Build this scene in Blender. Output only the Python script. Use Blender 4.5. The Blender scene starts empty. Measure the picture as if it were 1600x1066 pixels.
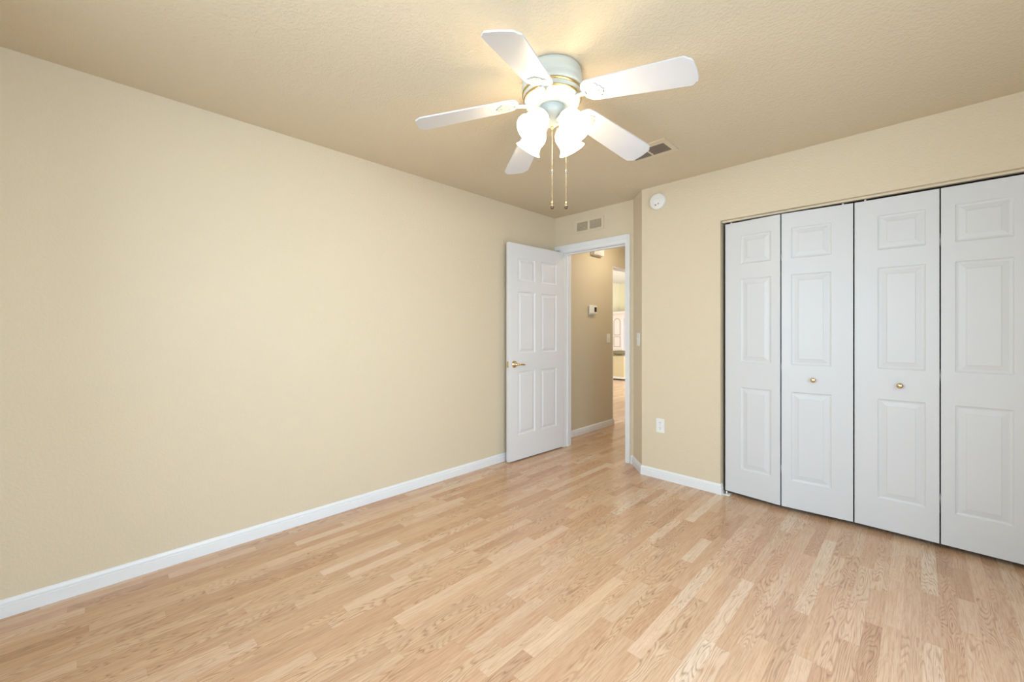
import bpy, bmesh, math, random
from mathutils import Vector, Matrix

C = bpy.context.scene.collection
R = math.radians
PI = math.pi

# ------------------------------------------------------------------ camera
YAW = 44.593
cam_d = bpy.data.cameras.new('camera')
cam_d.sensor_fit = 'HORIZONTAL'
cam_d.sensor_width = 36.0
cam_d.lens = 36.0 * 643.84 / 1600.0
cam_d.shift_y = -(533.0 - 518.12) / 1600.0
cam_d.clip_start = 0.02
cam = bpy.data.objects.new('camera', cam_d)
C.objects.link(cam)
cam.location = (0, 0, 1.2234)
cam.rotation_euler = (R(90), 0, R(YAW))
bpy.context.scene.camera = cam

# ------------------------------------------------------------------ view
vs = bpy.context.scene.view_settings
vs.view_transform = 'Standard'
vs.look = 'None'
vs.gamma = 1.0
vs.use_curve_mapping = False
vs.exposure = -0.09

# ------------------------------------------------------------------ world + daylight
world = bpy.data.worlds.new('world')
bpy.context.scene.world = world
world.use_nodes = True
wb = world.node_tree.nodes['Background']
wb.inputs['Color'].default_value = (0.68, 0.85, 1.0, 1)
wb.inputs['Strength'].default_value = 3.3


def area(name, loc, target, sx, sy, power, col):
    d = bpy.data.lights.new(name, 'AREA')
    d.shape = 'RECTANGLE'
    d.size, d.size_y = sx, sy
    d.energy = power
    d.color = col
    o = bpy.data.objects.new(name, d)
    C.objects.link(o)
    o.location = loc
    o.rotation_euler = (Vector(target) - Vector(loc)).to_track_quat('-Z', 'Y').to_euler()
    return o


# daylight in front of the bedroom windows (right wall, rear wall) plus two added lamps that brighten the living room
area('daylight_right', (2.15, 0.30, 2.2), (-1.8, 0.10, 0.2), 3.2, 2.2, 215, (0.67, 0.84, 1.0))
area('daylight_rear', (-0.80, -1.65, 1.45), (-1.9, 3.4, 2.1), 2.2, 2.0, 140, (0.67, 0.84, 1.0))
area('living_fill', (-4.7, 2.7, 2.0), (-5.0, 8.0, 2.6), 3.0, 2.2, 110, (0.95, 0.97, 1.0))
area('living_fill_side', (-1.9, 8.7, 1.5), (-6.0, 9.2, 2.3), 3.0, 2.0, 190, (0.92, 0.97, 1.0))

# ------------------------------------------------------------------ node helpers


class NT:
    def __init__(s, name):
        s.m = bpy.data.materials.new(name)
        s.m.use_nodes = True
        s.t = s.m.node_tree
        s.b = s.t.nodes['Principled BSDF']

    def n(s, ty, **kw):
        nd = s.t.nodes.new(ty)
        for k, v in kw.items():
            setattr(nd, k, v)
        return nd

    def l(s, a, b):
        s.t.links.new(a, b)

    def math(s, op, a, b=None, c=None):
        nd = s.n('ShaderNodeMath', operation=op)
        for i, v in enumerate((a, b, c)):
            if v is None:
                continue
            if isinstance(v, (int, float)):
                nd.inputs[i].default_value = v
            else:
                s.l(v, nd.inputs[i])
        return nd.outputs[0]

    def comb(s, x, y, z):
        nd = s.n('ShaderNodeCombineXYZ')
        for i, v in enumerate((x, y, z)):
            if isinstance(v, (int, float)):
                nd.inputs[i].default_value = v
            else:
                s.l(v, nd.inputs[i])
        return nd.outputs[0]

    def noise(s, vec, scale, detail=2.0, rough=0.5, dist=0.0):
        nd = s.n('ShaderNodeTexNoise')
        s.l(vec, nd.inputs['Vector'])
        nd.inputs['Scale'].default_value = scale
        nd.inputs['Detail'].default_value = detail
        nd.inputs['Roughness'].default_value = rough
        nd.inputs['Distortion'].default_value = dist
        return nd.outputs['Fac']

    def white(s, vec):
        nd = s.n('ShaderNodeTexWhiteNoise', noise_dimensions='3D')
        s.l(vec, nd.inputs['Vector'])
        return nd.outputs['Value'], nd.outputs['Color']

    def ramp(s, fac, stops, interp='LINEAR'):
        nd = s.n('ShaderNodeValToRGB')
        cr = nd.color_ramp
        cr.interpolation = interp
        while len(cr.elements) < len(stops):
            cr.elements.new(0.5)
        for e, (p, c) in zip(cr.elements, stops):
            e.position = p
            e.color = (c, c, c, 1) if isinstance(c, (int, float)) else (*c, 1)
        s.l(fac, nd.inputs[0])
        return nd.outputs[0]

    def mix(s, fac, a, b, mode='MIX'):
        nd = s.n('ShaderNodeMix', data_type='RGBA', blend_type=mode)
        if isinstance(fac, (int, float)):
            nd.inputs[0].default_value = fac
        else:
            s.l(fac, nd.inputs[0])
        for i, v in ((6, a), (7, b)):
            if isinstance(v, tuple):
                nd.inputs[i].default_value = (*v, 1)
            else:
                s.l(v, nd.inputs[i])
        return nd.outputs[2]

    def bump(s, h, strength, dist):
        nd = s.n('ShaderNodeBump')
        nd.inputs['Strength'].default_value = strength
        nd.inputs['Distance'].default_value = dist
        s.l(h, nd.inputs['Height'])
        s.l(nd.outputs[0], s.b.inputs['Normal'])

    def obj(s):
        return s.n('ShaderNodeTexCoord').outputs['Object']


def lin(r, g, b):
    f = lambda v: (v / 255 / 12.92) if v / 255 <= 0.04045 else ((v / 255 + 0.055) / 1.055) ** 2.4
    return (f(r), f(g), f(b))


def simple(name, col, rough=0.5, metal=0.0, emit=None, estr=0.0, spec=0.5, var=0.03, scale=6.0):
    t = NT(name)
    nz = t.noise(t.obj(), scale, 3)
    c = t.mix(nz, tuple(v * (1 - var) for v in col), tuple(min(1, v * (1 + var)) for v in col))
    t.l(c, t.b.inputs['Base Color'])
    t.b.inputs['Roughness'].default_value = rough
    t.b.inputs['Metallic'].default_value = metal
    t.b.inputs['Specular IOR Level'].default_value = spec
    if emit:
        t.b.inputs['Emission Color'].default_value = (*emit, 1)
        t.b.inputs['Emission Strength'].default_value = estr
    return t.m


def plaster(name, col, rough=0.75, strength=0.25, dist=0.004):
    t = NT(name)
    o = t.obj()
    a = t.noise(o, 85, 3, 0.55)
    b = t.noise(o, 34, 2, 0.5)
    h = t.math('ADD', t.ramp(a, [(0.40, 0.0), (0.66, 1.0)]), t.math('MULTIPLY', b, 0.6))
    t.bump(h, strength, dist)
    v = t.noise(o, 1.3, 2)
    c = t.mix(v, tuple(x * 0.985 for x in col), tuple(min(1, x * 1.015) for x in col))
    t.l(c, t.b.inputs['Base Color'])
    t.b.inputs['Roughness'].default_value = rough
    t.b.inputs['Specular IOR Level'].default_value = 0.25
    return t.m


def floor_material():
    t = NT('oak_laminate')
    sx = t.n('ShaderNodeSeparateXYZ')
    t.l(t.obj(), sx.inputs[0])
    x, y = sx.outputs[0], sx.outputs[1]
    W = 0.0575
    xs = t.math('DIVIDE', t.math('ADD', x, 20.0), W)
    i = t.math('FLOOR', xs)
    fx = t.math('FRACT', xs)
    r1, rc = t.white(t.comb(i, 3.7, 1.3))
    sc = t.n('ShaderNodeSeparateColor')
    t.l(rc, sc.inputs[0])
    L = t.math('ADD', 0.36, t.math('MULTIPLY', sc.outputs[0], 0.20))
    ys = t.math('ADD', t.math('DIVIDE', t.math('ADD', y, 20.0), L), t.math('MULTIPLY', sc.outputs[1], 7.0))
    # every second strip gets its joints shifted unevenly so block lengths differ
    yw = t.math('ADD', ys, t.math('MULTIPLY', t.math('SINE', t.math('MULTIPLY', ys, 2.1)), 0.16))
    j = t.math('FLOOR', yw)
    fy = t.math('FRACT', yw)
    v1, vc = t.white(t.comb(i, j, 9.1))
    s2 = t.n('ShaderNodeSeparateColor')
    t.l(vc, s2.inputs[0])
    # block base tone
    tone = t.ramp(v1, [(0.0, lin(198, 162, 133)), (0.12, lin(206, 172, 143)), (0.45, lin(212, 180, 151)),
                       (0.72, lin(216, 186, 158)), (0.92, lin(221, 194, 168)), (1.0, lin(227, 205, 182))])
    hue = t.mix(t.math('MULTIPLY', s2.outputs[1], 0.45), tone, t.mix(1.0, tone, (1.05, 0.95, 0.87), 'MULTIPLY'))
    # long grain: local coordinates shuffled per block
    gx = t.math('ADD', t.math('MULTIPLY', x, 1.0), t.math('MULTIPLY', s2.outputs[0], 13.0))
    gy = t.math('ADD', y, t.math('MULTIPLY', s2.outputs[2], 17.0))
    # cathedral rings = level lines of a stretched smooth field
    fld = t.noise(t.comb(t.math('MULTIPLY', gx, 12.0), t.math('MULTIPLY', gy, 1.5), i), 1.0, 2.0, 0.42, 0.12)
    v3, vc3 = t.white(t.comb(j, i, 21.7))
    rings = t.math('FRACT', t.math('MULTIPLY', fld, 30.0))
    ringm = t.ramp(rings, [(0.0, 1.0), (0.14, 0.6), (0.42, 0.0), (0.80, 0.0), (0.95, 0.5), (1.0, 1.0)])
    strength = t.ramp(v3, [(0.0, 0.10), (0.30, 0.22), (0.6, 0.8), (1.0, 1.0)])
    ringm = t.math('MULTIPLY', ringm, strength)
    brk = t.noise(t.comb(t.math('MULTIPLY', gx, 90.0), t.math('MULTIPLY', gy, 12.0), 0.0), 1.0, 2, 0.6)
    ringm = t.math('MULTIPLY', ringm, t.ramp(brk, [(0.30, 0.15), (0.62, 1.0)]))
    # fine straight pores
    fine = t.noise(t.comb(t.math('MULTIPLY', gx, 210.0), t.math('MULTIPLY', gy, 7.0), 4.0), 1.0, 3, 0.65)
    finem = t.ramp(fine, [(0.36, 1.0), (0.56, 0.0)])
    brd = t.noise(t.comb(t.math('MULTIPLY', gx, 48.0), t.math('MULTIPLY', gy, 1.6), 2.0), 1.0, 2, 0.5)
    c = t.mix(t.math('MULTIPLY', ringm, 0.95), hue, t.mix(1.0, hue, (0.52, 0.42, 0.36), 'MULTIPLY'))
    c = t.mix(t.math('MULTIPLY', finem, 0.62), c, t.mix(1.0, c, (0.76, 0.66, 0.57), 'MULTIPLY'))
    c = t.mix(t.ramp(brd, [(0.35, 0.0), (0.65, 0.35)]), c, t.mix(1.0, c, (0.87, 0.81, 0.75), 'MULTIPLY'))
    # joints
    ex = t.math('MINIMUM', fx, t.math('SUBTRACT', 1.0, fx))
    ey = t.math('MULTIPLY', t.math('MINIMUM', fy, t.math('SUBTRACT', 1.0, fy)), 7.0)
    e = t.math('MINIMUM', ex, ey)
    jm = t.ramp(e, [(0.0, 0.30), (0.022, 0.0)])
    c = t.mix(jm, c, t.mix(1.0, c, (0.70, 0.58, 0.48), 'MULTIPLY'))
    t.l(c, t.b.inputs['Base Color'])
    t.b.inputs['Roughness'].default_value = 0.21
    t.b.inputs['Specular IOR Level'].default_value = 0.42
    return t.m


def wood_grain_paint(name, col, rough=0.42):
    t = NT(name)
    mp = t.n('ShaderNodeMapping')
    mp.inputs['Scale'].default_value = (70, 70, 5)
    t.l(t.obj(), mp.inputs['Vector'])
    g = t.noise(mp.outputs[0], 1.0, 3, 0.6, 0.6)
    t.bump(g, 0.10, 0.002)
    t.b.inputs['Base Color'].default_value = (*col, 1)
    t.b.inputs['Roughness'].default_value = rough
    return t.m


WALL_COL = (0.695, 0.60, 0.448)
M = {}
M['wall'] = plaster('cream_wall_paint', WALL_COL)
M['ceiling'] = plaster('cream_ceiling_paint', WALL_COL, 0.8, 0.29, 0.005)
M['hall'] = plaster('tan_hall_paint', (0.64, 0.565, 0.43))
M['living'] = plaster('pale_yellow_paint', (0.84, 0.77, 0.56))
M['living_ceiling'] = plaster('white_ceiling_paint', (0.82, 0.81, 0.78))
M['shaded_wall'] = plaster('closet_shade_paint', (0.30, 0.27, 0.22))  # darkness inside the closet is put into its wall colour
M['floor'] = floor_material()
M['trim'] = simple('white_trim_paint', (0.80, 0.81, 0.83), 0.35)
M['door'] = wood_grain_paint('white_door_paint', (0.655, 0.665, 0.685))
M['entry_door'] = wood_grain_paint('white_entry_door_paint', (0.76, 0.765, 0.79))
M['white_plastic'] = simple('white_plastic', (0.82, 0.82, 0.80), 0.35)
M['cream_metal'] = simple('cream_painted_metal', (0.69, 0.60, 0.45), 0.5)
M['dark'] = simple('dark_slot', (0.02, 0.018, 0.016), 0.6)
M['duct'] = simple('dark_duct', (0.022, 0.018, 0.015), 0.8)
M['vent_back'] = simple('tan_vent_backing', (0.40, 0.34, 0.25), 0.8)
M['fob_dark'] = simple('dark_brown_fob', (0.10, 0.06, 0.03), 0.3)
M['housing'] = simple('grey_white_enamel', (0.36, 0.39, 0.39), 0.3)
M['slat'] = simple('brown_grey_slat', (0.19, 0.16, 0.135), 0.5)
M['brass'] = simple('polished_brass', (0.70, 0.56, 0.34), 0.2, 1.0, var=0.06)
M['gold_trim'] = simple('gold_trim', (0.72, 0.55, 0.22), 0.25, 1.0)
M['steel'] = simple('dull_steel', (0.45, 0.45, 0.44), 0.35, 1.0)
M['fan_white'] = simple('white_fan_enamel', (0.56, 0.59, 0.56), 0.3)
M['blade'] = simple('white_blade_laminate', (0.60, 0.615, 0.65), 0.38)
M['bulb_glass'] = simple('lit_frosted_glass', (0.9, 0.88, 0.82), 0.35, emit=(1.0, 0.80, 0.53), estr=21.0)
M['neck_glass'] = simple('lit_thick_neck_glass', (0.9, 0.88, 0.82), 0.35, emit=(1.0, 0.86, 0.64), estr=2.2)
M['bulb'] = simple('lit_bulb', (1, 0.95, 0.85), 0.3, emit=(1.0, 0.84, 0.60), estr=25.0)
M['pink_wood'] = simple('whitewashed_pink_wood', (0.82, 0.70, 0.66), 0.45)
M['pink_groove'] = simple('brown_groove', (0.30, 0.17, 0.14), 0.6)
M['sofa'] = simple('beige_upholstery', (0.62, 0.50, 0.30), 0.85)
M['olive'] = simple('olive_cushion_fabric', (0.19, 0.16, 0.08), 0.9, var=0.2, scale=30)
M['rug'] = simple('off_white_rug', (0.74, 0.70, 0.66), 0.95)
M['screen'] = simple('dark_grey_screen', (0.035, 0.03, 0.03), 0.15)
M['lamp'] = simple('lit_hall_diffuser', (0.9, 0.85, 0.75), 0.4, emit=(1.0, 0.87, 0.66), estr=48.0)

# ------------------------------------------------------------------ mesh helpers


class MB:
    """collects shapes into one bmesh"""

    def __init__(s):
        s.b = bmesh.new()
        s.mats = []
        s.cur = 0

    def mat(s, m):
        if m not in s.mats:
            s.mats.append(m)
        s.cur = s.mats.index(m)
        return s

    def _add(s, fn, M4=None):
        nv, nf = set(s.b.verts), set(s.b.faces)
        fn()
        vs_ = [v for v in s.b.verts if v not in nv]
        for f in s.b.faces:
            if f not in nf:
                f.material_index = s.cur
        if M4 is not None:
            for v in vs_:
                v.co = M4 @ v.co
        return vs_

    def box(s, lo, hi, bevel=0.0, seg=1, M4=None):
        lo, hi = Vector(lo), Vector(hi)

        def fn():
            t = bmesh.new()
            bmesh.ops.create_cube(t, size=1.0)
            for v in t.verts:
                v.co = Vector([(lo[k] + hi[k]) / 2 + v.co[k] * (hi[k] - lo[k]) for k in range(3)])
            if bevel > 0:
                bmesh.ops.bevel(t, geom=list(t.edges), offset=bevel, segments=seg, profile=0.5, affect='EDGES')
            s._merge(t)
        return s._add(fn, M4)

    def _merge(s, t):
        mp = {}
        for v in t.verts:
            mp[v] = s.b.verts.new(v.co)
        for f in t.faces:
            try:
                nf = s.b.faces.new([mp[v] for v in f.verts])
                nf.smooth = f.smooth
            except ValueError:
                pass
        t.free()

    def prism(s, pts, z0, z1, M4=None):
        """polygon (ccw) extruded in z"""
        def fn():
            a = [s.b.verts.new((p[0], p[1], z0)) for p in pts]
            b = [s.b.verts.new((p[0], p[1], z1)) for p in pts]
            s.b.faces.new(a[::-1])
            s.b.faces.new(b)
            n = len(pts)
            for k in range(n):
                s.b.faces.new((a[k], a[(k + 1) % n], b[(k + 1) % n], b[k]))
        return s._add(fn, M4)

    def lathe(s, prof, n=32, M4=None, cap0=True, cap1=True, smooth=True):
        """prof: (r, z) list"""
        def fn():
            rings = []
            for r, z in prof:
                if r < 1e-6:
                    rings.append([s.b.verts.new((0, 0, z))])
                else:
                    rings.append([s.b.verts.new((r * math.cos(2 * PI * k / n), r * math.sin(2 * PI * k / n), z)) for k in range(n)])
            for a, b in zip(rings, rings[1:]):
                for k in range(n):
                    k2 = (k + 1) % n
                    if len(a) == 1 and len(b) == 1:
                        continue
                    if len(a) == 1:
                        f = s.b.faces.new((a[0], b[k2], b[k]))
                    elif len(b) == 1:
                        f = s.b.faces.new((a[k], a[k2], b[0]))
                    else:
                        f = s.b.faces.new((a[k], a[k2], b[k2], b[k]))
                    f.smooth = smooth
            if cap0 and len(rings[0]) > 1:
                s.b.faces.new(rings[0][::-1])
            if cap1 and len(rings[-1]) > 1:
                s.b.faces.new(rings[-1])
        return s._add(fn, M4)

    def tube(s, pts, rad, n=10, cap=True, M4=None):
        pts = [Vector(p) for p in pts]
        rads = rad if isinstance(rad, (list, tuple)) else [rad] * len(pts)

        def fn():
            rings = []
            up = None
            for k, p in enumerate(pts):
                d = (pts[min(k + 1, len(pts) - 1)] - pts[max(k - 1, 0)]).normalized()
                if up is None:
                    up = Vector((0, 0, 1)) if abs(d.z) < 0.9 else Vector((1, 0, 0))
                a = d.cross(up).normalized()
                b = a.cross(d).normalized()
                up = b
                rings.append([s.b.verts.new(p + rads[k] * (math.cos(2 * PI * q / n) * a + math.sin(2 * PI * q / n) * b)) for q in range(n)])
            for a, b in zip(rings, rings[1:]):
                for q in range(n):
                    f = s.b.faces.new((a[q], b[q], b[(q + 1) % n], a[(q + 1) % n]))
                    f.smooth = True
            if cap:
                s.b.faces.new(rings[0])
                s.b.faces.new(rings[-1][::-1])
        return s._add(fn, M4)

    def sweep(s, path, prof):
        """prof (out, z) swept along 2D path; 'out' is to the right of travel; mitred; open ends capped"""
        path = [Vector(p) for p in path]

        def fn():
            rows = []
            for k, p in enumerate(path):
                d0 = (path[k] - path[k - 1]).normalized() if k > 0 else None
                d1 = (path[k + 1] - path[k]).normalized() if k < len(path) - 1 else None
                n0 = Vector((d0.y, -d0.x)) if d0 else None
                n1 = Vector((d1.y, -d1.x)) if d1 else None
                if n0 is None:
                    off = n1
                elif n1 is None:
                    off = n0
                else:
                    m = (n0 + n1).normalized()
                    off = m / max(0.2, m.dot(n0))
                rows.append([s.b.verts.new((p.x + off.x * o, p.y + off.y * o, z)) for o, z in prof])
            for a, b in zip(rows, rows[1:]):
                for q in range(len(prof)):
                    q2 = (q + 1) % len(prof)
                    s.b.faces.new((a[q], a[q2], b[q2], b[q]))
            s.b.faces.new(rows[0][::-1])
            s.b.faces.new(rows[-1])
        return s._add(fn)

    def sphere(s, c, r, seg=16, rings=10, sc=(1, 1, 1)):
        prof = [(r * math.sin(PI * k / rings), -r * math.cos(PI * k / rings)) for k in range(rings + 1)]
        return s.lathe(prof, seg, Matrix.Translation(c) @ Matrix.Diagonal((*sc, 1)))

    def build(s, name, parent=None, mat=None, loc=None, rot=None):
        bmesh.ops.recalc_face_normals(s.b, faces=list(s.b.faces))
        me = bpy.data.meshes.new(name)
        s.b.to_mesh(me)
        s.b.free()
        for m in (s.mats or [mat]):
            me.materials.append(M[m])
        o = bpy.data.objects.new(name, me)
        C.objects.link(o)
        if parent:
            o.parent = parent
        if loc is not None:
            o.location = loc
        if rot is not None:
            o.rotation_euler = rot
        return o


def tag(o, label=None, cat=None, group=None, kind=None):
    if label:
        o['label'] = label
    if cat:
        o['category'] = cat
    if group:
        o['group'] = group
    if kind:
        o['kind'] = kind
    return o


def empty(name, loc=(0, 0, 0), rz=0.0):
    o = bpy.data.objects.new(name, None)
    o.empty_display_size = 0.1
    C.objects.link(o)
    o.location = loc
    o.rotation_euler = (0, 0, rz)
    return o


def struct(name, mb, m, label=None, cat=None):
    return tag(mb.build(name, None, m), label, cat, None, 'structure')


# ------------------------------------------------------------------ dimensions (metres; camera stands at x=0 y=0)
H = 2.44
XL = -2.789          # left wall face
YD = 3.492           # wall with the doorway
YC = 3.304           # closet wall
XR = 1.00            # right wall
YB = -0.60           # rear wall
J1 = (-1.870, YD)    # ends of the short angled wall
J2 = (-1.691, YC)
TH = 0.12
OX0, OX1, OZ = -2.668, -1.953, 2.050      # clear doorway
CX0, CX1, CZ = -1.060, 0.466, 2.056       # closet opening
XH = -2.859          # hall wall face
HY = 4.778           # end of hall wall

# ------------------------------------------------------------------ shell
f = MB()
f.box((-7.0, YB - 0.2, -0.1), (1.3, 11.6, 0.0))
struct('floor', f, 'floor', 'light oak three-strip laminate floor running through bedroom, hall and living room', 'floor')

c = MB()
c.box((XL - TH, YB - TH, H), (XR + TH, 6.4, H + 0.1))
struct('ceiling', c, 'ceiling', 'cream textured bedroom ceiling around the fan', 'ceiling')

w = MB()
w.box((XL - TH, YB - TH, 0), (XL, YD, H))
struct('wall_left', w, 'wall', 'long bare cream wall left of the open door', 'wall')

w = MB()
w.box((XL - TH, YD, 0), (OX0 - 0.02, YD + TH, H))
w.box((OX1 + 0.02, YD, 0), (J1[0], YD + TH, H))
w.box((OX0 - 0.02, YD, OZ + 0.02), (OX1 + 0.02, YD + TH, H))
struct('wall_back', w, 'wall', 'cream wall around the doorway', 'wall')

w = MB()
w.prism([J1, J2, (J2[0], YD + TH), (J1[0], YD + TH)], 0, H)
struct('wall_corner', w, 'wall', 'narrow angled cream wall between doorway and closet wall', 'wall')

w = MB()
w.box((J2[0], YC, 0), (CX0, YC + TH, H))
w.box((CX1, YC, 0), (XR + TH, YC + TH, H))
w.box((CX0, YC, CZ), (CX1, YC + TH, H))
struct('wall_right', w, 'wall', 'cream wall holding the closet doors', 'wall')

w = MB()
w.box((J2[0], YD + TH, 0), (J2[0] + 0.1, 6.2, H))
struct('wall_hall_right', w, 'hall', 'hall side wall behind the closet', 'wall')
w = MB()
w.box((J2[0] + 0.1, 4.0, 0), (XR + TH, 4.1, H))
w.box((J2[0] + 0.1, YC + TH, 0), (J2[0] + 0.12, 4.0, H))
w.box((XR, YC + TH, 0), (XR + TH, 4.0, H))
struct('wall_closet', w, 'shaded_wall', 'inside walls of the closet, its darkness put into their colour', 'wall')

# right wall with a window, rear wall with a window (both behind / beside the camera)
WY0, WY1, WZ0, WZ1 = -0.48, 1.75, 0.25, 2.08
w = MB()
w.box((XR, YB - TH, 0), (XR + TH, WY0, H))
w.box((XR, WY1, 0), (XR + TH, YC, H))
w.box((XR, WY0, 0), (XR + TH, WY1, WZ0))
w.box((XR, WY0, WZ1), (XR + TH, WY1, H))
struct('wall_east', w, 'wall', 'cream wall with window at the right of the camera', 'wall')
VX0, VX1 = -1.55, -0.05
w = MB()
w.box((XL, YB - TH, 0), (VX0, YB, H))
w.box((VX1, YB - TH, 0), (XR, YB, H))
w.box((VX0, YB - TH, 0), (VX1, YB, 0.8))
w.box((VX0, YB - TH, 2.05), (VX1, YB, H))
struct('wall_rear', w, 'wall', 'cream wall with window behind the camera', 'wall')


def window(name, lo, hi, axis, label):
    """sash frame with one rail; axis 0: wall normal is x, 1: normal is y"""
    mb = MB()
    (a0, a1), (z0, z1), d = (lo[0], hi[0]), (lo[1], hi[1]), lo[2]
    t = 0.045
    bars = [(a0, z0, a1, z0 + t), (a0, z1 - t, a1, z1), (a0, z0, a0 + t, z1), (a1 - t, z0, a1, z1),
            (a0, (z0 + z1) / 2 - t / 2, a1, (z0 + z1) / 2 + t / 2)]
    for p0, q0, p1, q1 in bars:
        if axis == 0:
            mb.box((d, p0, q0), (d + 0.05, p1, q1))
        else:
            mb.box((p0, d, q0), (p1, d + 0.05, q1))
    return struct(name, mb, 'trim', label, 'window')


window('window_1', (WY0, WZ0, XR + 0.05), (WY1, WZ1), 0, 'white window frame in the right-hand wall')
window('window_2', (VX0, 0.8, YB - 0.09), (VX1, 2.05), 1, 'white window frame in the wall behind the camera')

# hall and living room
w = MB()
w.box((XH - TH, YD + TH, 0), (XH, HY, H))
w.box((XH - TH, HY, 2.078), (XH, 5.9, H))
w.box((XH - TH, 5.9, 0), (XH, 6.3, H))
struct('wall_hall', w, 'hall', 'tan hall wall seen through the doorway', 'wall')
w = MB()
w.box((XH, 6.2, 0), (J2[0] + 0.1, 6.3, H))
struct('wall_hall_end', w, 'hall', 'end wall of the hall', 'wall')
w = MB()
w.box((-6.58, 3.6, 0), (-6.46, 11.3, 2.8))
struct('wall_living_left', w, 'living', 'pale yellow side wall of the living room', 'wall')
w = MB()
w.box((-6.46, 11.2, 0), (XH - TH, 11.3, 2.8))
struct('wall_living_back', w, 'living', 'pale yellow end wall of the living room', 'wall')
w = MB()
w.box((XH - TH, 6.3, 0), (XH, 7.2, 2.8))
w.box((XH - TH, 10.2, 0), (XH, 11.3, 2.8))
w.box((XH - TH, 7.2, 0), (XH, 10.2, 0.4))
w.box((XH - TH, 7.2, 2.15), (XH, 10.2, 2.8))  # unseen opening, added so the side fill lamp reaches the room
w.box((XH - TH, 3.6, H), (XH, 6.3, 2.8))
struct('wall_living_right', w, 'living', 'living room wall past the hall, with an added opening for light', 'wall')
w = MB()
w.box((-6.46, 3.6, 0), (-6.1, 3.7, 2.8))
w.box((-3.4, 3.6, 0), (XH - TH, 3.7, 2.8))
w.box((-6.1, 3.6, 2.1), (-3.4, 3.7, 2.8))  # opening added out of view for the living room fill lamp
struct('wall_living_front', w, 'living', 'unseen living room wall with a wide opening added to let light in', 'wall')
c = MB()
c.box((-6.58, 3.6, 2.67), (XH - TH, 11.3, 2.8))
struct('ceiling_living', c, 'living_ceiling', 'white living room ceiling beyond the hall', 'ceiling')

# trim: thin white bead on the hall opening
t = MB()
t.box((XH - TH - 0.004, HY, 0.0), (XH + 0.002, HY + 0.012, 2.078))
t.box((XH - TH - 0.004, HY, 2.066), (XH + 0.002, 5.9, 2.080))
struct('trim_2', t, 'trim', 'thin white edge lining the opening to the living room', 'trim')

# baseboards
BP = [(0, 0), (0.0125, 0), (0.0125, 0.050), (0.0085, 0.0535), (0.0105, 0.057), (0.0100, 0.064), (0.007, 0.071), (0.003, 0.077), (0, 0.077)]
b = MB()
b.sweep([(XL, YB), (XL, YD)], BP)
struct('baseboard_left', b, 'trim', 'white baseboard along the long left wall', 'baseboard')
b = MB()
b.sweep([(OX1 + 0.058, YD), J1, J2, (CX0, YC), (CX0, YC + 0.03)], BP)
struct('baseboard_back', b, 'trim', 'white baseboard wrapping the angled corner up to the closet', 'baseboard')
b = MB()
b.sweep([(CX1, YC + 0.03), (CX1, YC), (XR, YC), (XR, YB), (XL, YB)], BP)
struct('baseboard_right', b, 'trim', 'white baseboard along the right wall', 'baseboard')
b = MB()
b.sweep([(XH, YD + TH), (XH, HY + 0.012), (XH - TH, HY + 0.012)], BP)
struct('baseboard_hall', b, 'trim', 'white baseboard of the hall wall', 'baseboard')

# door frame: jambs, stops and casing
t = MB()
JY0, JY1 = YD - 0.004, YD + TH + 0.004
t.box((OX0 - 0.02, JY0, 0), (OX0, JY1, OZ + 0.02))
t.box((OX1, JY0, 0), (OX1 + 0.02, JY1, OZ + 0.02))
t.box((OX0, JY0, OZ), (OX1, JY1, OZ + 0.02))
t.box((OX0, YD + 0.05, 0), (OX0 + 0.011, YD + 0.085, OZ))
t.box((OX1 - 0.011, YD + 0.05, 0), (OX1, YD + 0.085, OZ))
t.box((OX0 + 0.011, YD + 0.05, OZ - 0.011), (OX1 - 0.011, YD + 0.085, OZ))
for y0, y1, sgn in ((YD - 0.017, YD, 1), (YD + TH, YD + TH + 0.017, -1)):
    ob = 0.052
    zt = OZ + 0.006
    yb0, yb1 = (y0 + 0.006, y1) if sgn > 0 else (y0, y1 - 0.006)
    # right leg: flat inner half + raised outer half
    t.box((OX1 + 0.006, yb0, 0), (OX1 + 0.030, yb1, zt))
    t.box((OX1 + 0.030, y0, 0), (OX1 + ob, y1, zt + 0.075), 0.003)
    # left leg squeezed into the corner
    t.box((OX0 - 0.052, yb0, 0), (OX0 - 0.006, yb1, zt))
    # head
    t.box((OX0 - 0.052, yb0, zt), (OX1 + 0.030, yb1, zt + 0.03))
    t.box((max(XL + 0.001, OX0 - 0.119), y0, zt + 0.03), (OX1 + 0.030, y1, zt + 0.075), 0.003)
struct('trim_1', t, 'trim', 'white casing and jambs framing the doorway', 'door frame')

# ------------------------------------------------------------------ raised-panel door leaves


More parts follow.
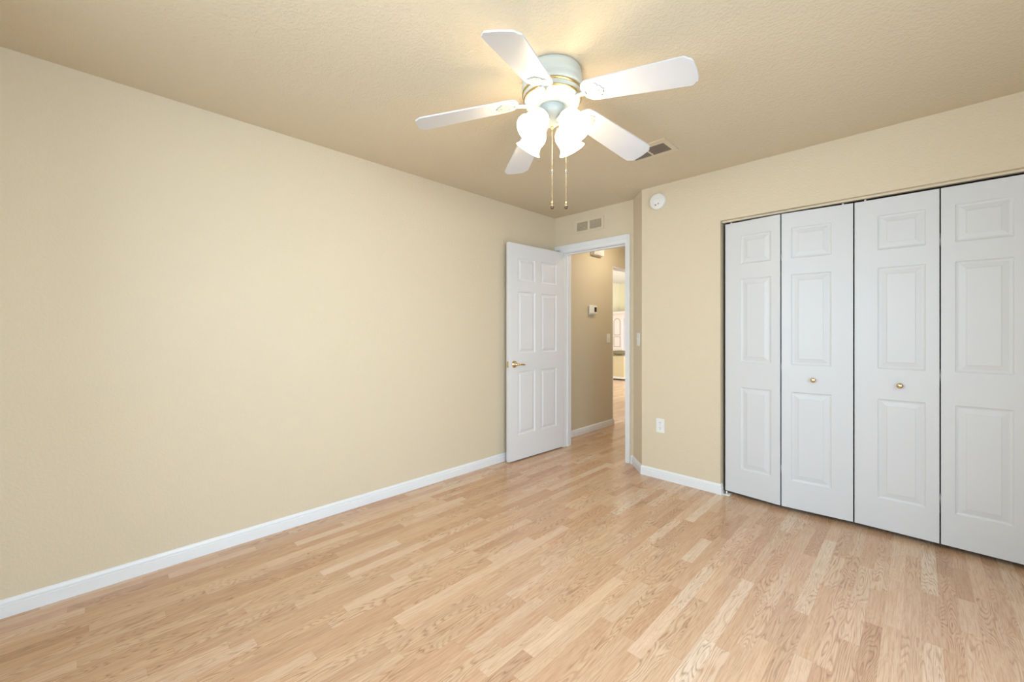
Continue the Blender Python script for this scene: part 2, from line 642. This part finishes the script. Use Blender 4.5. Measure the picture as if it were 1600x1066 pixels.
def panel_leaf(mb, wd, ht, th, rects, prof):
    """slab with its moulded face at local y=0 (towards -y), x 0..wd, z 0..ht.
    prof: list of (inset, depth) rings from the panel edge to its flat field"""
    B = mb.b

    def fn():
        xs = sorted({0, wd} | {r[0] for r in rects} | {r[2] for r in rects})
        zs = sorted({0, ht} | {r[1] for r in rects} | {r[3] for r in rects})
        V = {}

        def v(x, z, y=0.0):
            k = (round(x, 5), round(z, 5), round(y, 5))
            if k not in V:
                V[k] = B.verts.new((x, y, z))
            return V[k]
        for a0, a1 in zip(xs, xs[1:]):
            for z0, z1 in zip(zs, zs[1:]):
                if any(r[0] < (a0 + a1) / 2 < r[2] and r[1] < (z0 + z1) / 2 < r[3] for r in rects):
                    continue
                B.faces.new((v(a0, z0), v(a1, z0), v(a1, z1), v(a0, z1)))
        for r in rects:
            # panel edge split by grid lines would leave T-joints; collect the edge verts in order
            def ring(ins, d):
                return [v(r[0] + ins, r[1] + ins, d), v(r[2] - ins, r[1] + ins, d), v(r[2] - ins, r[3] - ins, d), v(r[0] + ins, r[3] - ins, d)]
            prev = ring(0, 0)
            for ins, d in prof:
                cur = ring(ins, d)
                for k in range(4):
                    B.faces.new((prev[k], prev[(k + 1) % 4], cur[(k + 1) % 4], cur[k]))
                prev = cur
            B.faces.new(prev)
        # sides and back
        bx = [B.verts.new((x, th, z)) for x, z in ((0, 0), (wd, 0), (wd, ht), (0, ht))]
        B.faces.new(bx[::-1])
        bot = [v(x, 0) for x in xs]
        top = [v(x, ht) for x in xs]
        lef = [v(0, z) for z in zs]
        rig = [v(wd, z) for z in zs]
        B.faces.new([bx[0], bx[1]] + bot[::-1])
        B.faces.new([bx[3]] + top + [bx[2]])
        B.faces.new([bx[0]] + lef + [bx[3]])
        B.faces.new([bx[1], bx[2]] + rig[::-1])
    mb._add(fn)
    return mb


PROF = [(0.004, 0.004), (0.012, 0.0065), (0.017, 0.0065), (0.040, 0.0022), (0.043, 0.0005)]

# bedroom door, open against the left wall; local x runs from the lock edge to the hinges
fx, fy = -2.692, 2.692
hx, hy = -2.665, 3.478
DW = math.hypot(hx - fx, hy - fy)
DZ0, DH = 0.012, 2.040
door = empty('door_1', (fx, fy, DZ0), math.atan2(hy - fy, hx - fx))
tag(door, 'white six-panel bedroom door standing open against the left wall', 'door', None, 'structure')
st, mid = 0.115, 0.085
pw = (DW - 2 * st - mid) / 2
rects = []
for k in range(2):
    x0 = st + k * (pw + mid)
    for z0, z1 in ((0.235, 0.835), (1.005, 1.590), (1.690, 1.905)):
        rects.append((x0, z0, x0 + pw, z1))
panel_leaf(MB(), DW, DH, 0.035, rects, [(0.004, 0.005), (0.012, 0.008), (0.018, 0.008), (0.036, 0.0025), (0.039, 0.001)]).build('door_panel', door, 'entry_door')
# lever handle: rosette, neck, lever
ZH = 0.905
h = MB()
RX = Matrix.Rotation(R(90), 4, 'X')     # local z -> -y
h.lathe([(0.033, 0.0), (0.033, 0.004), (0.029, 0.009), (0.018, 0.012), (0.013, 0.016), (0.0115, 0.045), (0.0, 0.048)], 28,
        Matrix.Translation((0.066, 0, ZH)) @ RX)
h.tube([(0.066, -0.040, ZH), (0.085, -0.043, ZH), (0.115, -0.045, ZH - 0.002), (0.150, -0.043, ZH - 0.006), (0.172, -0.038, ZH - 0.009)],
       [0.0115, 0.0105, 0.0085, 0.0070, 0.0055], 12)
h.build('lever_handle', door, 'brass')
h = MB()
h.box((-0.0015, 0.006, ZH - 0.028), (0.0005, 0.029, ZH + 0.028), 0.0006)
h.box((-0.009, 0.012, ZH - 0.009), (0.0, 0.023, ZH + 0.009), 0.002)
tag(h.build('latch_plate', door, 'brass'), 'brass latch plate on the door edge')

# closet bifold doors
LZ0, LH, LT = 0.028, 2.001, 0.030


def bifold_leaf(parent, wd, narrow_left, knob_x, loc, rz):
    """narrow_left: True when the narrow stile (hinge side) is on the left"""
    l_, r_ = (0.055, 0.108) if narrow_left else (0.108, 0.055)
    rc = [(l_, z0, wd - r_, z1) for z0, z1 in ((0.183, 0.787), (0.970, 1.582), (1.690, 1.898))]
    o = panel_leaf(MB(), wd, LH, LT, rc, PROF).build('door_panel', parent, 'door', loc, (0, 0, rz))
    if knob_x is not None:
        k = MB()
        k.lathe([(0.0095, 0.0), (0.0095, 0.003), (0.006, 0.006), (0.006, 0.014), (0.012, 0.018), (0.0160, 0.024), (0.0155, 0.029),
                 (0.010, 0.0335), (0.0, 0.035)], 24, Matrix.Translation((knob_x, 0, 0.876)) @ RX)
        tag(k.build('knob', o, 'brass'), 'small round brass knob')
    # top pivot / guide pin into the track
    p = MB()
    px_ = 0.035 if (not narrow_left and knob_x is None) else wd - 0.05
    if narrow_left and knob_x is None:
        px_ = wd - 0.035
    elif not narrow_left and knob_x is not None:
        px_ = 0.05
    p.lathe([(0.005, 0.0), (0.005, 0.012)], 10, Matrix.Translation((px_, LT / 2, LH)))
    p.build('guide_pin', o, 'white_plastic')
    return o


def bifold_hinges(leaf, wd):
    for z in (0.245, 0.945, 1.715):
        hb = MB()
        hb.tube([(0, 0, z - 0.035), (0, 0, z + 0.035)], 0.0045, 10)
        hb.box((-0.003, 0.0, z - 0.03), (0.001, 0.014, z + 0.03))
        hb.build('hinge', leaf, 'steel', (wd + 0.0035, LT * 0.55, 0))


pA = empty('door_2', (-1.040, YC + 0.040, LZ0), 0)
tag(pA, 'left pair of white bifold closet doors, slightly folded outward', 'closet door', 'bifold closet door pairs', 'structure')
aA = math.atan2(-0.034, 0.352)
wA = 0.361
bifold_leaf(pA, wA, False, None, (0.004, 0, 0), aA)
lA = [o for o in pA.children][0]
bifold_hinges(lA, wA)
aB = math.atan2(0.034, 0.374)
bifold_leaf(pA, 0.378, True, 0.176, (0.3725, -0.0345, 0), aB)
pB = empty('door_3', (-0.284, YC + 0.040, LZ0), 0)
tag(pB, 'right pair of white bifold closet doors, flat shut', 'closet door', 'bifold closet door pairs', 'structure')
bifold_leaf(pB, 0.369, False, 0.207, (0, 0, 0), 0)
lB = [o for o in pB.children][0]
bifold_hinges(lB, 0.369)
bifold_leaf(pB, 0.371, True, None, (0.375, 0, 0), 0)

t = MB()
t.box((CX0 + 0.004, YC + 0.034, 2.0435), (CX1 - 0.004, YC + 0.062, CZ))
struct('trim_3', t, 'cream_metal', 'cream metal track under the closet header', 'trim')

br = MB()
br.box((CX0 + 0.010, YC + 0.005, 0.0), (CX0 + 0.062, YC + 0.022, 0.004), 0.001)
br.box((CX0 + 0.010, YC + 0.005, 0.0), (CX0 + 0.014, YC + 0.05, 0.02))
br.box((CX0 + 0.030, YC + 0.012, 0.003), (CX0 + 0.060, YC + 0.06, 0.006))
br.lathe([(0.005, 0.004), (0.005, 0.026)], 10, Matrix.Translation((CX0 + 0.036, YC + 0.030, 0)))
tag(br.build('pivot_bracket', None, 'white_plastic'), 'small white pivot bracket on the floor under the closet door corner', 'bracket')

# ------------------------------------------------------------------ wall fittings


def wall_frame(loc, nx, ny):
    """matrix whose local +z points out of the wall (nx, ny), local y up, local x to the right when facing the wall"""
    n = Vector((nx, ny, 0)).normalized()
    up = Vector((0, 0, 1))
    xx = up.cross(n).normalized()
    m = Matrix((xx, up, n)).transposed().to_4x4()
    m.translation = Vector(loc)
    return m


def place(o, m):
    o.matrix_world = m


# smoke detector on the closet wall
sd = empty('smoke_detector')
tag(sd, 'round white smoke detector high on the closet wall', 'smoke detector')
b = MB()
b.lathe([(0.068, 0.0), (0.068, 0.008), (0.066, 0.010)], 48)
b.build('base', sd, 'white_plastic')
b = MB()
b.lathe([(0.0655, 0.010), (0.066, 0.022), (0.061, 0.030), (0.048, 0.0335), (0.0465, 0.0322), (0.044, 0.0338), (0.030, 0.0352),
         (0.029, 0.0342), (0.027, 0.0355), (0.0, 0.036)], 48)
b.build('cover', sd, 'white_plastic')
for dx, dy, r_ in ((0.016, -0.026, 0.0045), (-0.008, -0.034, 0.0055)):
    b = MB()
    b.lathe([(r_, 0.032), (r_, 0.0366), (r_ * 0.6, 0.0375), (0, 0.0375)], 14, Matrix.Translation((dx, dy, 0)))
    b.build('button', sd, 'slat')
place(sd, wall_frame((-1.544, YC, 2.306), 0, -1))

# outlet on the closet wall
ol = empty('wall_outlet')
tag(ol, 'white duplex power outlet low on the closet wall', 'outlet')
b = MB()
b.box((-0.035, -0.0575, 0), (0.035, 0.0575, 0.0055), 0.002, 2)
b.build('cover_plate', ol, 'white_plastic')
for cy in (-0.0215, 0.0215):
    b = MB()
    pts = []
    for k in range(24):
        a = 2 * PI * k / 24
        pts.append((max(-0.0165, min(0.0165, 0.0175 * math.cos(a))), cy + max(-0.0135, min(0.0135, 0.0175 * math.sin(a)))))
    b.prism(pts, 0.004, 0.0072)
    rc = b.build('receptacle', ol, 'white_plastic')
    s_ = MB()
    s_.box((-0.0075, cy + 0.0005, 0.0068), (-0.0050, cy + 0.0095, 0.0074))
    s_.box((0.0050, cy + 0.0005, 0.0068), (0.0072, cy + 0.0085, 0.0074))
    s_.lathe([(0.0028, 0.0068), (0.0028, 0.0074)], 10, Matrix.Translation((0, cy - 0.0075, 0)))
    s_.build('slot', rc, 'dark')
b = MB()
b.lathe([(0.003, 0.0055), (0.0025, 0.0068), (0, 0.0070)], 10)
b.build('screw', ol, 'steel')
place(ol, wall_frame((-1.525, YC, 0.4415), 0, -1))


def light_switch(label, m):
    s_ = empty('light_switch')
    tag(s_, label, 'light switch')
    b = MB()
    b.box((-0.037, -0.0575, 0), (0.037, 0.0575, 0.0075), 0.0025, 2)
    b.build('cover_plate', s_, 'white_plastic')
    b = MB()
    b.box((-0.006, -0.012, 0.006), (0.006, 0.012, 0.0095))
    b.box((-0.0045, 0.000, 0.008), (0.0045, 0.009, 0.019), 0.0015)
    b.build('toggle', s_, 'white_plastic')
    for sy in (-0.030, 0.030):
        b = MB()
        b.lathe([(0.003, 0.007), (0.0025, 0.0085), (0, 0.0087)], 10, Matrix.Translation((0, sy, 0)))
        b.build('screw', s_, 'white_plastic')
    place(s_, m)
    return s_


jn = Vector((J2[1] - J1[1], J1[0] - J2[0]))       # outward normal of the angled wall (towards the camera side)
jt = 0.64
light_switch('white light switch on the narrow angled wall right of the doorway',
             wall_frame((J1[0] + (J2[0] - J1[0]) * jt, J1[1] + (J2[1] - J1[1]) * jt, 1.155), jn.x, jn.y))
light_switch('white light switch on the hall wall at the living room opening', wall_frame((XH, 4.676, 1.137), 1, 0))

# thermostat
th = empty('thermostat')
tag(th, 'white thermostat with dark screen on the hall wall', 'thermostat')
b = MB()
b.box((-0.060, -0.062, 0), (0.060, 0.050, 0.010), 0.004, 2)
b.build('back_plate', th, 'white_plastic')
b = MB()
b.box((-0.078, -0.050, 0.008), (0.078, 0.058, 0.034), 0.011, 3)
b.build('body', th, 'white_plastic')
b = MB()
b.box((0.012, -0.024, 0.0335), (0.062, 0.034, 0.0352))
b.build('screen', th, 'screen')
place(th, wall_frame((XH, 4.292, 1.487), 1, 0))

# slatted chime box high on the hall wall
ch = empty('door_chime')
tag(ch, 'white slatted box high on the hall wall above the thermostat', 'door chime')
b = MB()
b.box((-0.115, -0.095, 0), (0.115, 0.095, 0.006))
b.build('back_plate', ch, 'white_plastic')
b = MB()
b.box((-0.11, -0.09, 0.005), (0.11, 0.09, 0.055), 0.004)
b.build('cover', ch, 'white_plastic')
b = MB()
for k in range(9):
    x = -0.088 + k * 0.022
    b.box((x - 0.006, -0.084, 0.053), (x + 0.006, 0.084, 0.061), 0.002)
b.build('slat', ch, 'white_plastic')
place(ch, wall_frame((XH, 4.385, 2.255), 1, 0))


# air grilles
def grille(name, label, cat, m, W_, H_, openings, nsl, tilt, frame_mat, slat_mat, depth=0.012, lip=0.012, cover=0.62):
    g = empty(name)
    tag(g, label, cat)
    fr = MB()
    # frame built from bars around the openings
    xs = sorted({-W_ / 2, W_ / 2} | {o[0] for o in openings} | {o[2] for o in openings})
    ys = sorted({-H_ / 2, H_ / 2} | {o[1] for o in openings} | {o[3] for o in openings})
    for x0, x1 in zip(xs, xs[1:]):
        for y0, y1 in zip(ys, ys[1:]):
            if any(o[0] < (x0 + x1) / 2 < o[2] and o[1] < (y0 + y1) / 2 < o[3] for o in openings):
                continue
            fr.box((x0, y0, 0), (x1, y1, lip))
    fr.build('frame', g, frame_mat)
    for o in openings:
        bk = MB()
        bk.box((o[0], o[1], 0.0002), (o[2], o[3], 0.001))
        bk.build('backing', g, 'duct' if slat_mat != 'cream_metal' else 'vent_back')
        sl = MB()
        n = nsl
        for k in range(n):
            yc = o[1] + (o[3] - o[1]) * (k + 0.5) / n
            hh = (o[3] - o[1]) / n * cover
            mm = Matrix.Translation(((o[0] + o[2]) / 2, yc, depth * 0.55)) @ Matrix.Rotation(tilt, 4, 'X')
            sl.box((-(o[2] - o[0]) / 2, -hh / 2, -0.0008), ((o[2] - o[0]) / 2, hh / 2, 0.0008), 0, 1, mm)
        tag(sl.build('louver', g, slat_mat))
    place(g, m)
    return g


grille('wall_vent', 'cream two-panel return air vent on the wall over the doorway', 'vent',
       wall_frame((-2.360, YD, 2.294), 0, -1), 0.358, 0.128,
       [(-0.139, -0.044, -0.008, 0.041), (0.016, -0.044, 0.151, 0.041)], 7, R(-38), 'cream_metal', 'cream_metal', 0.009, 0.007)
mc = Matrix(((1, 0, 0, -1.293), (0, -1, 0, 2.622), (0, 0, -1, H), (0, 0, 0, 1)))
grille('ceiling_vent', 'ceiling air vent with dark slats behind the fan blade tip', 'vent', mc, 0.320, 0.222,
       [(-0.129, -0.072, -0.006, 0.062), (0.006, -0.072, 0.129, 0.062)], 4, R(-25), 'cream_metal', 'slat', 0.008, 0.008, 0.60)

# ------------------------------------------------------------------ ceiling fan
FX, FY = -1.2236, 1.5096
fan = empty('ceiling_fan', (FX, FY, H))
tag(fan, 'white five-blade ceiling fan with four lit frosted glass shades and pull chains', 'ceiling fan')
# local z is measured downward from the ceiling (negative)


def zl(z):
    return z - H


b = MB()
b.lathe([(0.128, 0.0), (0.134, -0.004), (0.136, -0.018), (0.140, zl(2.396)), (0.1415, zl(2.390)), (0.1395, zl(2.386)), (0.141, zl(2.372)),
         (0.1425, zl(2.364)), (0.1425, zl(2.346)), (0.139, zl(2.340))], 64)
b.build('canopy', fan, 'fan_white')
b = MB()
b.lathe([(0.137, zl(2.340)), (0.141, zl(2.338)), (0.141, zl(2.333)), (0.137, zl(2.331))], 64)
b.lathe([(0.132, zl(2.312)), (0.136, zl(2.310)), (0.136, zl(2.305)), (0.131, zl(2.303))], 64)
b.build('gold_ring', fan, 'gold_trim')
b = MB()
b.lathe([(0.136, zl(2.332)), (0.137, zl(2.326)), (0.133, zl(2.312)), (0.131, zl(2.303)), (0.128, zl(2.290)), (0.116, zl(2.278)), (0.060, zl(2.274))], 64)
b.build('motor_housing', fan, 'fan_white')
b = MB()
b.lathe([(0.058, zl(2.276)), (0.0605, zl(2.268)), (0.0600, zl(2.250)), (0.054, zl(2.236)), (0.040, zl(2.222)), (0.030, zl(2.218)),
         (0.028, zl(2.196)), (0.018, zl(2.186)), (0.0, zl(2.184))], 40)
b.build('switch_housing', fan, 'housing')
b = MB()
b.lathe([(0.006, zl(2.186)), (0.007, zl(2.180)), (0.004, zl(2.174)), (0, zl(2.172))], 14)
b.build('finial', fan, 'gold_trim')

DROOP = math.atan2(0.104, 0.554)


def blade_outline():
    L0, L1, w0, w1 = 0.162, 0.651, 0.062, 0.076
    up = [(L0 + 0.000, 0.014), (L0 + 0.004, 0.030), (L0 + 0.014, 0.047), (L0 + 0.030, 0.058), (L0 + 0.055, w0 + 0.001)]
    for k in range(1, 6):
        tt = k / 6
        up.append((L0 + 0.055 + (L1 - 0.05 - L0 - 0.055) * tt, w0 + 0.001 + (w1 - w0 - 0.001) * tt))
    up += [(L1 - 0.036, w1), (L1 - 0.030, w1 - 0.001), (L1 - 0.024, w1 - 0.006), (L1 - 0.019, w1 - 0.013), (L1 - 0.011, w1 - 0.017),
           (L1 - 0.006, w1 - 0.022), (L1 - 0.003, w1 - 0.034), (L1, 0.0)]
    return up + [(x, -y) for x, y in up[-2::-1]]


def arm_outline():
    # scalloped iron plate that spreads over the blade root
    up = [(0.165, 0.010), (0.178, 0.013), (0.190, 0.024), (0.203, 0.033), (0.216, 0.034), (0.226, 0.041), (0.240, 0.043), (0.247, 0.036),
          (0.246, 0.027), (0.256, 0.024), (0.262, 0.016), (0.260, 0.010), (0.270, 0.0)]
    return up + [(x, -y) for x, y in up[-2::-1]]


for k in range(5):
    az = R((6.3, 78.3, 150.0, 223.0, 293.0)[k])
    # radial frame: x out along the blade, drooping; y tangential (ccw edge lower)
    base = Matrix.Rotation(az, 4, 'Z') @ Matrix.Translation((0, 0, zl(2.304) + 0.094 * math.tan(DROOP)))
    mb_ = base @ Matrix.Rotation(DROOP, 4, 'Y') @ Matrix.Rotation(-R((12, 12, 12, 8.5, 12)[k]), 4, 'X')
    b = MB()
    b.prism(blade_outline(), -0.003, 0.003, mb_)
    bmesh.ops.recalc_face_normals(b.b, faces=list(b.b.faces))
    bl = b.build('blade', fan, 'blade')
    a = MB()
    a.prism(arm_outline(), -0.0075, -0.0032, mb_)
    a.tube([base @ Matrix.Rotation(DROOP, 4, 'Y') @ Vector(p) for p in
            ((0.085, 0, -0.004), (0.105, 0, -0.011), (0.125, 0, -0.016), (0.150, 0, -0.011), (0.182, 0, -0.005))],
           [0.016, 0.0125, 0.0095, 0.0095, 0.011], 10)
    ar = a.build('blade_arm', bl, 'housing')
    for sx, sy in ((0.205, 0.020), (0.205, -0.020), (0.243, 0.0)):
        s_ = MB()
        s_.lathe([(0.0045, -0.0072), (0.004, -0.0092), (0, -0.0098)], 10, mb_ @ Matrix.Translation((sx, sy, 0)))
        s_.build('screw', bl, 'steel')

# four lamps on short arms, along the room axes
for k in range(4):
    az = R(-0.4 + 90 * k)
    rz_ = Matrix.Rotation(az, 4, 'Z')
    rc = Vector((0.154, 0, zl(2.122)))          # rim centre
    nk = Vector((0.074, 0, zl(2.208)))          # neck
    ax = (rc - nk).normalized()
    Ls = (rc - nk).length
    q = Vector((0, 0, 1)).rotation_difference(ax).to_matrix().to_4x4()
    mm = rz_ @ Matrix.Translation(nk) @ q
    a = MB()
    a.tube([rz_ @ Vector(p) for p in ((0.022, 0, zl(2.204)), (0.040, 0, zl(2.212)), (0.058, 0, zl(2.216)), (0.072, 0, zl(2.210)))], 0.008, 10)
    a.lathe([(0.012, -0.012), (0.026, -0.006), (0.0335, 0.004), (0.0335, 0.016), (0.031, 0.017)], 28, mm)
    arm = a.build('lamp_arm', fan, 'fan_white')
    for q_ in range(3):
        an = 2 * PI * q_ / 3 + 0.6
        s_ = MB()
        s_.lathe([(0.0035, 0), (0.0045, 0.004), (0.003, 0.008), (0, 0.009)], 8,
                 mm @ Matrix.Translation((0.033 * math.cos(an), 0.033 * math.sin(an), 0.010)) @ Matrix.Rotation(an, 4, 'Z') @ Matrix.Rotation(R(90), 4, 'Y'))
        s_.build('thumb_screw', arm, 'gold_trim')
    g = MB()
    prof = [(0.028, 0.0), (0.036, 0.006), (0.047, 0.020), (0.0535, 0.038), (0.054, 0.054), (0.0505, 0.070), (0.049, 0.082), (0.051, 0.094),
            (0.057, 0.106), (0.0655, Ls)]
    inner = [(r_ - 0.003, z_) for r_, z_ in prof[::-1]]
    g.mat('neck_glass').lathe(inner[-4:] + prof[:4], 40, mm, False, False)
    g.mat('bulb_glass').lathe(prof[3:] + inner[:-3], 40, mm, False, False)
    bmesh.ops.remove_doubles(g.b, verts=list(g.b.verts), dist=1e-5)
    sh = g.build('glass_shade', fan)
    bb = MB()
    bb.lathe([(0.010, 0.005), (0.013, 0.02), (0.022, 0.042), (0.027, 0.060), (0.024, 0.078), (0.012, 0.090), (0, 0.093)], 20, mm)
    bb.build('bulb', sh, 'bulb')

# pull chains with fobs
for (dx, dy, ztop, zend) in ((-0.001, 0.001, 2.175, 1.812), (0.0465, 0.046, 2.225, 1.812)):
    cb = MB()
    z = ztop
    while z > zend + 0.02:
        cb.sphere((dx, dy, zl(z)), 0.0016, 6, 4)
        z -= 0.0042
    cb.tube([(dx, dy, zl(ztop)), (dx, dy, zl(zend) + 0.02)], 0.0009, 6)
    pc = cb.build('pull_chain', fan, 'brass')
    m_ = MB()
    m_.lathe([(0.0, zl(1.985)), (0.003, zl(1.982)), (0.0035, zl(1.975)), (0.003, zl(1.968)), (0, zl(1.965))], 10, Matrix.Translation((dx, dy, 0)))
    m_.build('connector', pc, 'steel')
    fb = MB()
    fb.mat('brass').lathe([(0.002, zl(zend) + 0.022), (0.006, zl(zend) + 0.015), (0.0085, zl(zend) + 0.004), (0.0085, zl(zend))], 16,
                                  Matrix.Translation((dx, dy, 0)))
    fb.mat('fob_dark').lathe([(0.0086, zl(zend)), (0.0086, zl(zend) - 0.006), (0.006, zl(zend) - 0.013), (0, zl(zend) - 0.015)], 16, Matrix.Translation((dx, dy, 0)))
    fb.build('fob', pc)

# ------------------------------------------------------------------ hall light (above the doorway head, lights the hall)
hl = empty('ceiling_light', (-2.25, 4.45, H))
tag(hl, 'round flush light on the hall ceiling', 'ceiling light')
b = MB()
b.lathe([(0.15, 0.0), (0.15, -0.018), (0.14, -0.022)], 40)
b.build('base', hl, 'fan_white')
b = MB()
b.lathe([(0.138, -0.020), (0.130, -0.045), (0.095, -0.075), (0.04, -0.090), (0, -0.093)], 40)
b.build('diffuser', hl, 'lamp')

# ------------------------------------------------------------------ living room glimpse
# whitewashed hutch with arched doors
hu = empty('hutch', (-6.03, 10.60, 0))
tag(hu, 'whitewashed pink hutch with arched doors in the living room', 'hutch')
b = MB()
b.box((-0.34, 0.02, 0.0), (0.02, 0.50, 1.74), 0.004)
b.box((0.02, 0.44, 0.0), (0.75, 0.50, 1.74))
b.box((0.75, 0.02, 0.0), (0.79, 0.50, 1.74))
b.box((0.02, 0.02, 0.0), (0.75, 0.44, 0.66))
b.box((0.02, 0.02, 1.60), (0.75, 0.44, 1.74))
b.build('cabinet_body', hu, 'pink_wood')
b = MB()
b.box((-0.37, -0.03, 1.735), (0.82, 0.52, 1.80), 0.012, 2)
b.build('cornice', hu, 'pink_wood')


def arch(x0, x1, z0, z1, n=10):
    pts = [(x0, z0), (x1, z0)]
    r_ = (x1 - x0) / 2
    zc = z1 - r_ * 1.25
    for k in range(n + 1):
        a_ = PI * k / n
        pts.append(((x0 + x1) / 2 + r_ * math.cos(a_), zc + (z1 - zc) * math.sin(a_) ** 0.8))
    return pts


MXZ = Matrix.Rotation(R(90), 4, 'X')     # local (x, y, z) -> (x, -z, y)
b = MB()
b.box((-0.32, 0.0, 0.70), (0.0, 0.022, 1.69), 0.004)
hd = b.build('door', hu, 'pink_wood')
b = MB()
b.prism(arch(-0.265, -0.055, 1.12, 1.60), -0.001, 0.004, MXZ)
b.prism([(-0.265, 0.78), (-0.055, 0.78), (-0.055, 1.08), (-0.265, 1.08)], -0.001, 0.004, MXZ)
b.build('groove', hd, 'pink_groove')
b = MB()
b.prism(arch(-0.252, -0.068, 1.133, 1.585), 0.0, 0.008, MXZ)
b.prism([(-0.252, 0.793), (-0.068, 0.793), (-0.068, 1.067), (-0.252, 1.067)], 0.0, 0.008, MXZ)
b.build('raised_panel', hd, 'pink_wood')
b = MB()
b.box((-0.32, 0.0, 0.34), (0.0, 0.022, 0.66), 0.006)
b.build('drawer', hu, 'pink_wood')
b = MB()
b.box((0.08, 0.20, 0.68), (0.70, 0.42, 1.50), 0.02)
tag(b.build('television', None, 'screen', (-6.03, 10.60, 0.0)), 'dark television set inside the pink hutch', 'television')

# sofa back with a dark cushion
so = empty('sofa', (-5.60, 9.30, 0))
tag(so, 'beige upholstered sofa beyond the hall opening', 'sofa')
b = MB()
b.box((-0.80, 0.0, 0.03), (0.40, 0.22, 0.62), 0.05, 4)
b.build('backrest', so, 'sofa')
b = MB()
b.box((-0.80, 0.20, 0.03), (0.40, 0.90, 0.42), 0.04, 3)
b.build('seat', so, 'sofa')
b = MB()
b.box((0.22, 0.02, 0.03), (0.415, 0.90, 0.58), 0.06, 4)
b.build('armrest', so, 'sofa')
for lx in (-0.7, 0.33):
    b = MB()
    b.box((lx - 0.03, 0.08, 0), (lx + 0.03, 0.14, 0.04))
    b.build('leg', so, 'dark')
b = MB()
vs_ = b.sphere((0, 0, 0), 1.0, 24, 14)
for v in vs_:
    x, y, z = v.co
    f4 = lambda t_: math.copysign(abs(t_) ** 0.6, t_)
    v.co = (f4(x) * 0.27, f4(y) * 0.19, z * 0.055 * (1 - 0.3 * abs(x)))
cu = b.build('cushion', None, 'olive', (-5.42, 9.19 + 0.22, 0.682), (0, 0, 0.2))
tag(cu, 'dark olive cushion lying on top of the beige sofa', 'cushion')
b = MB()
b.box((-0.02, -0.012, 0.025), (0.42, 0.06, 0.075), 0.01, 2)
tag(b.build('skirt', so, 'rug'), 'off-white skirt at the sofa foot')

bpy.context.view_layer.update()
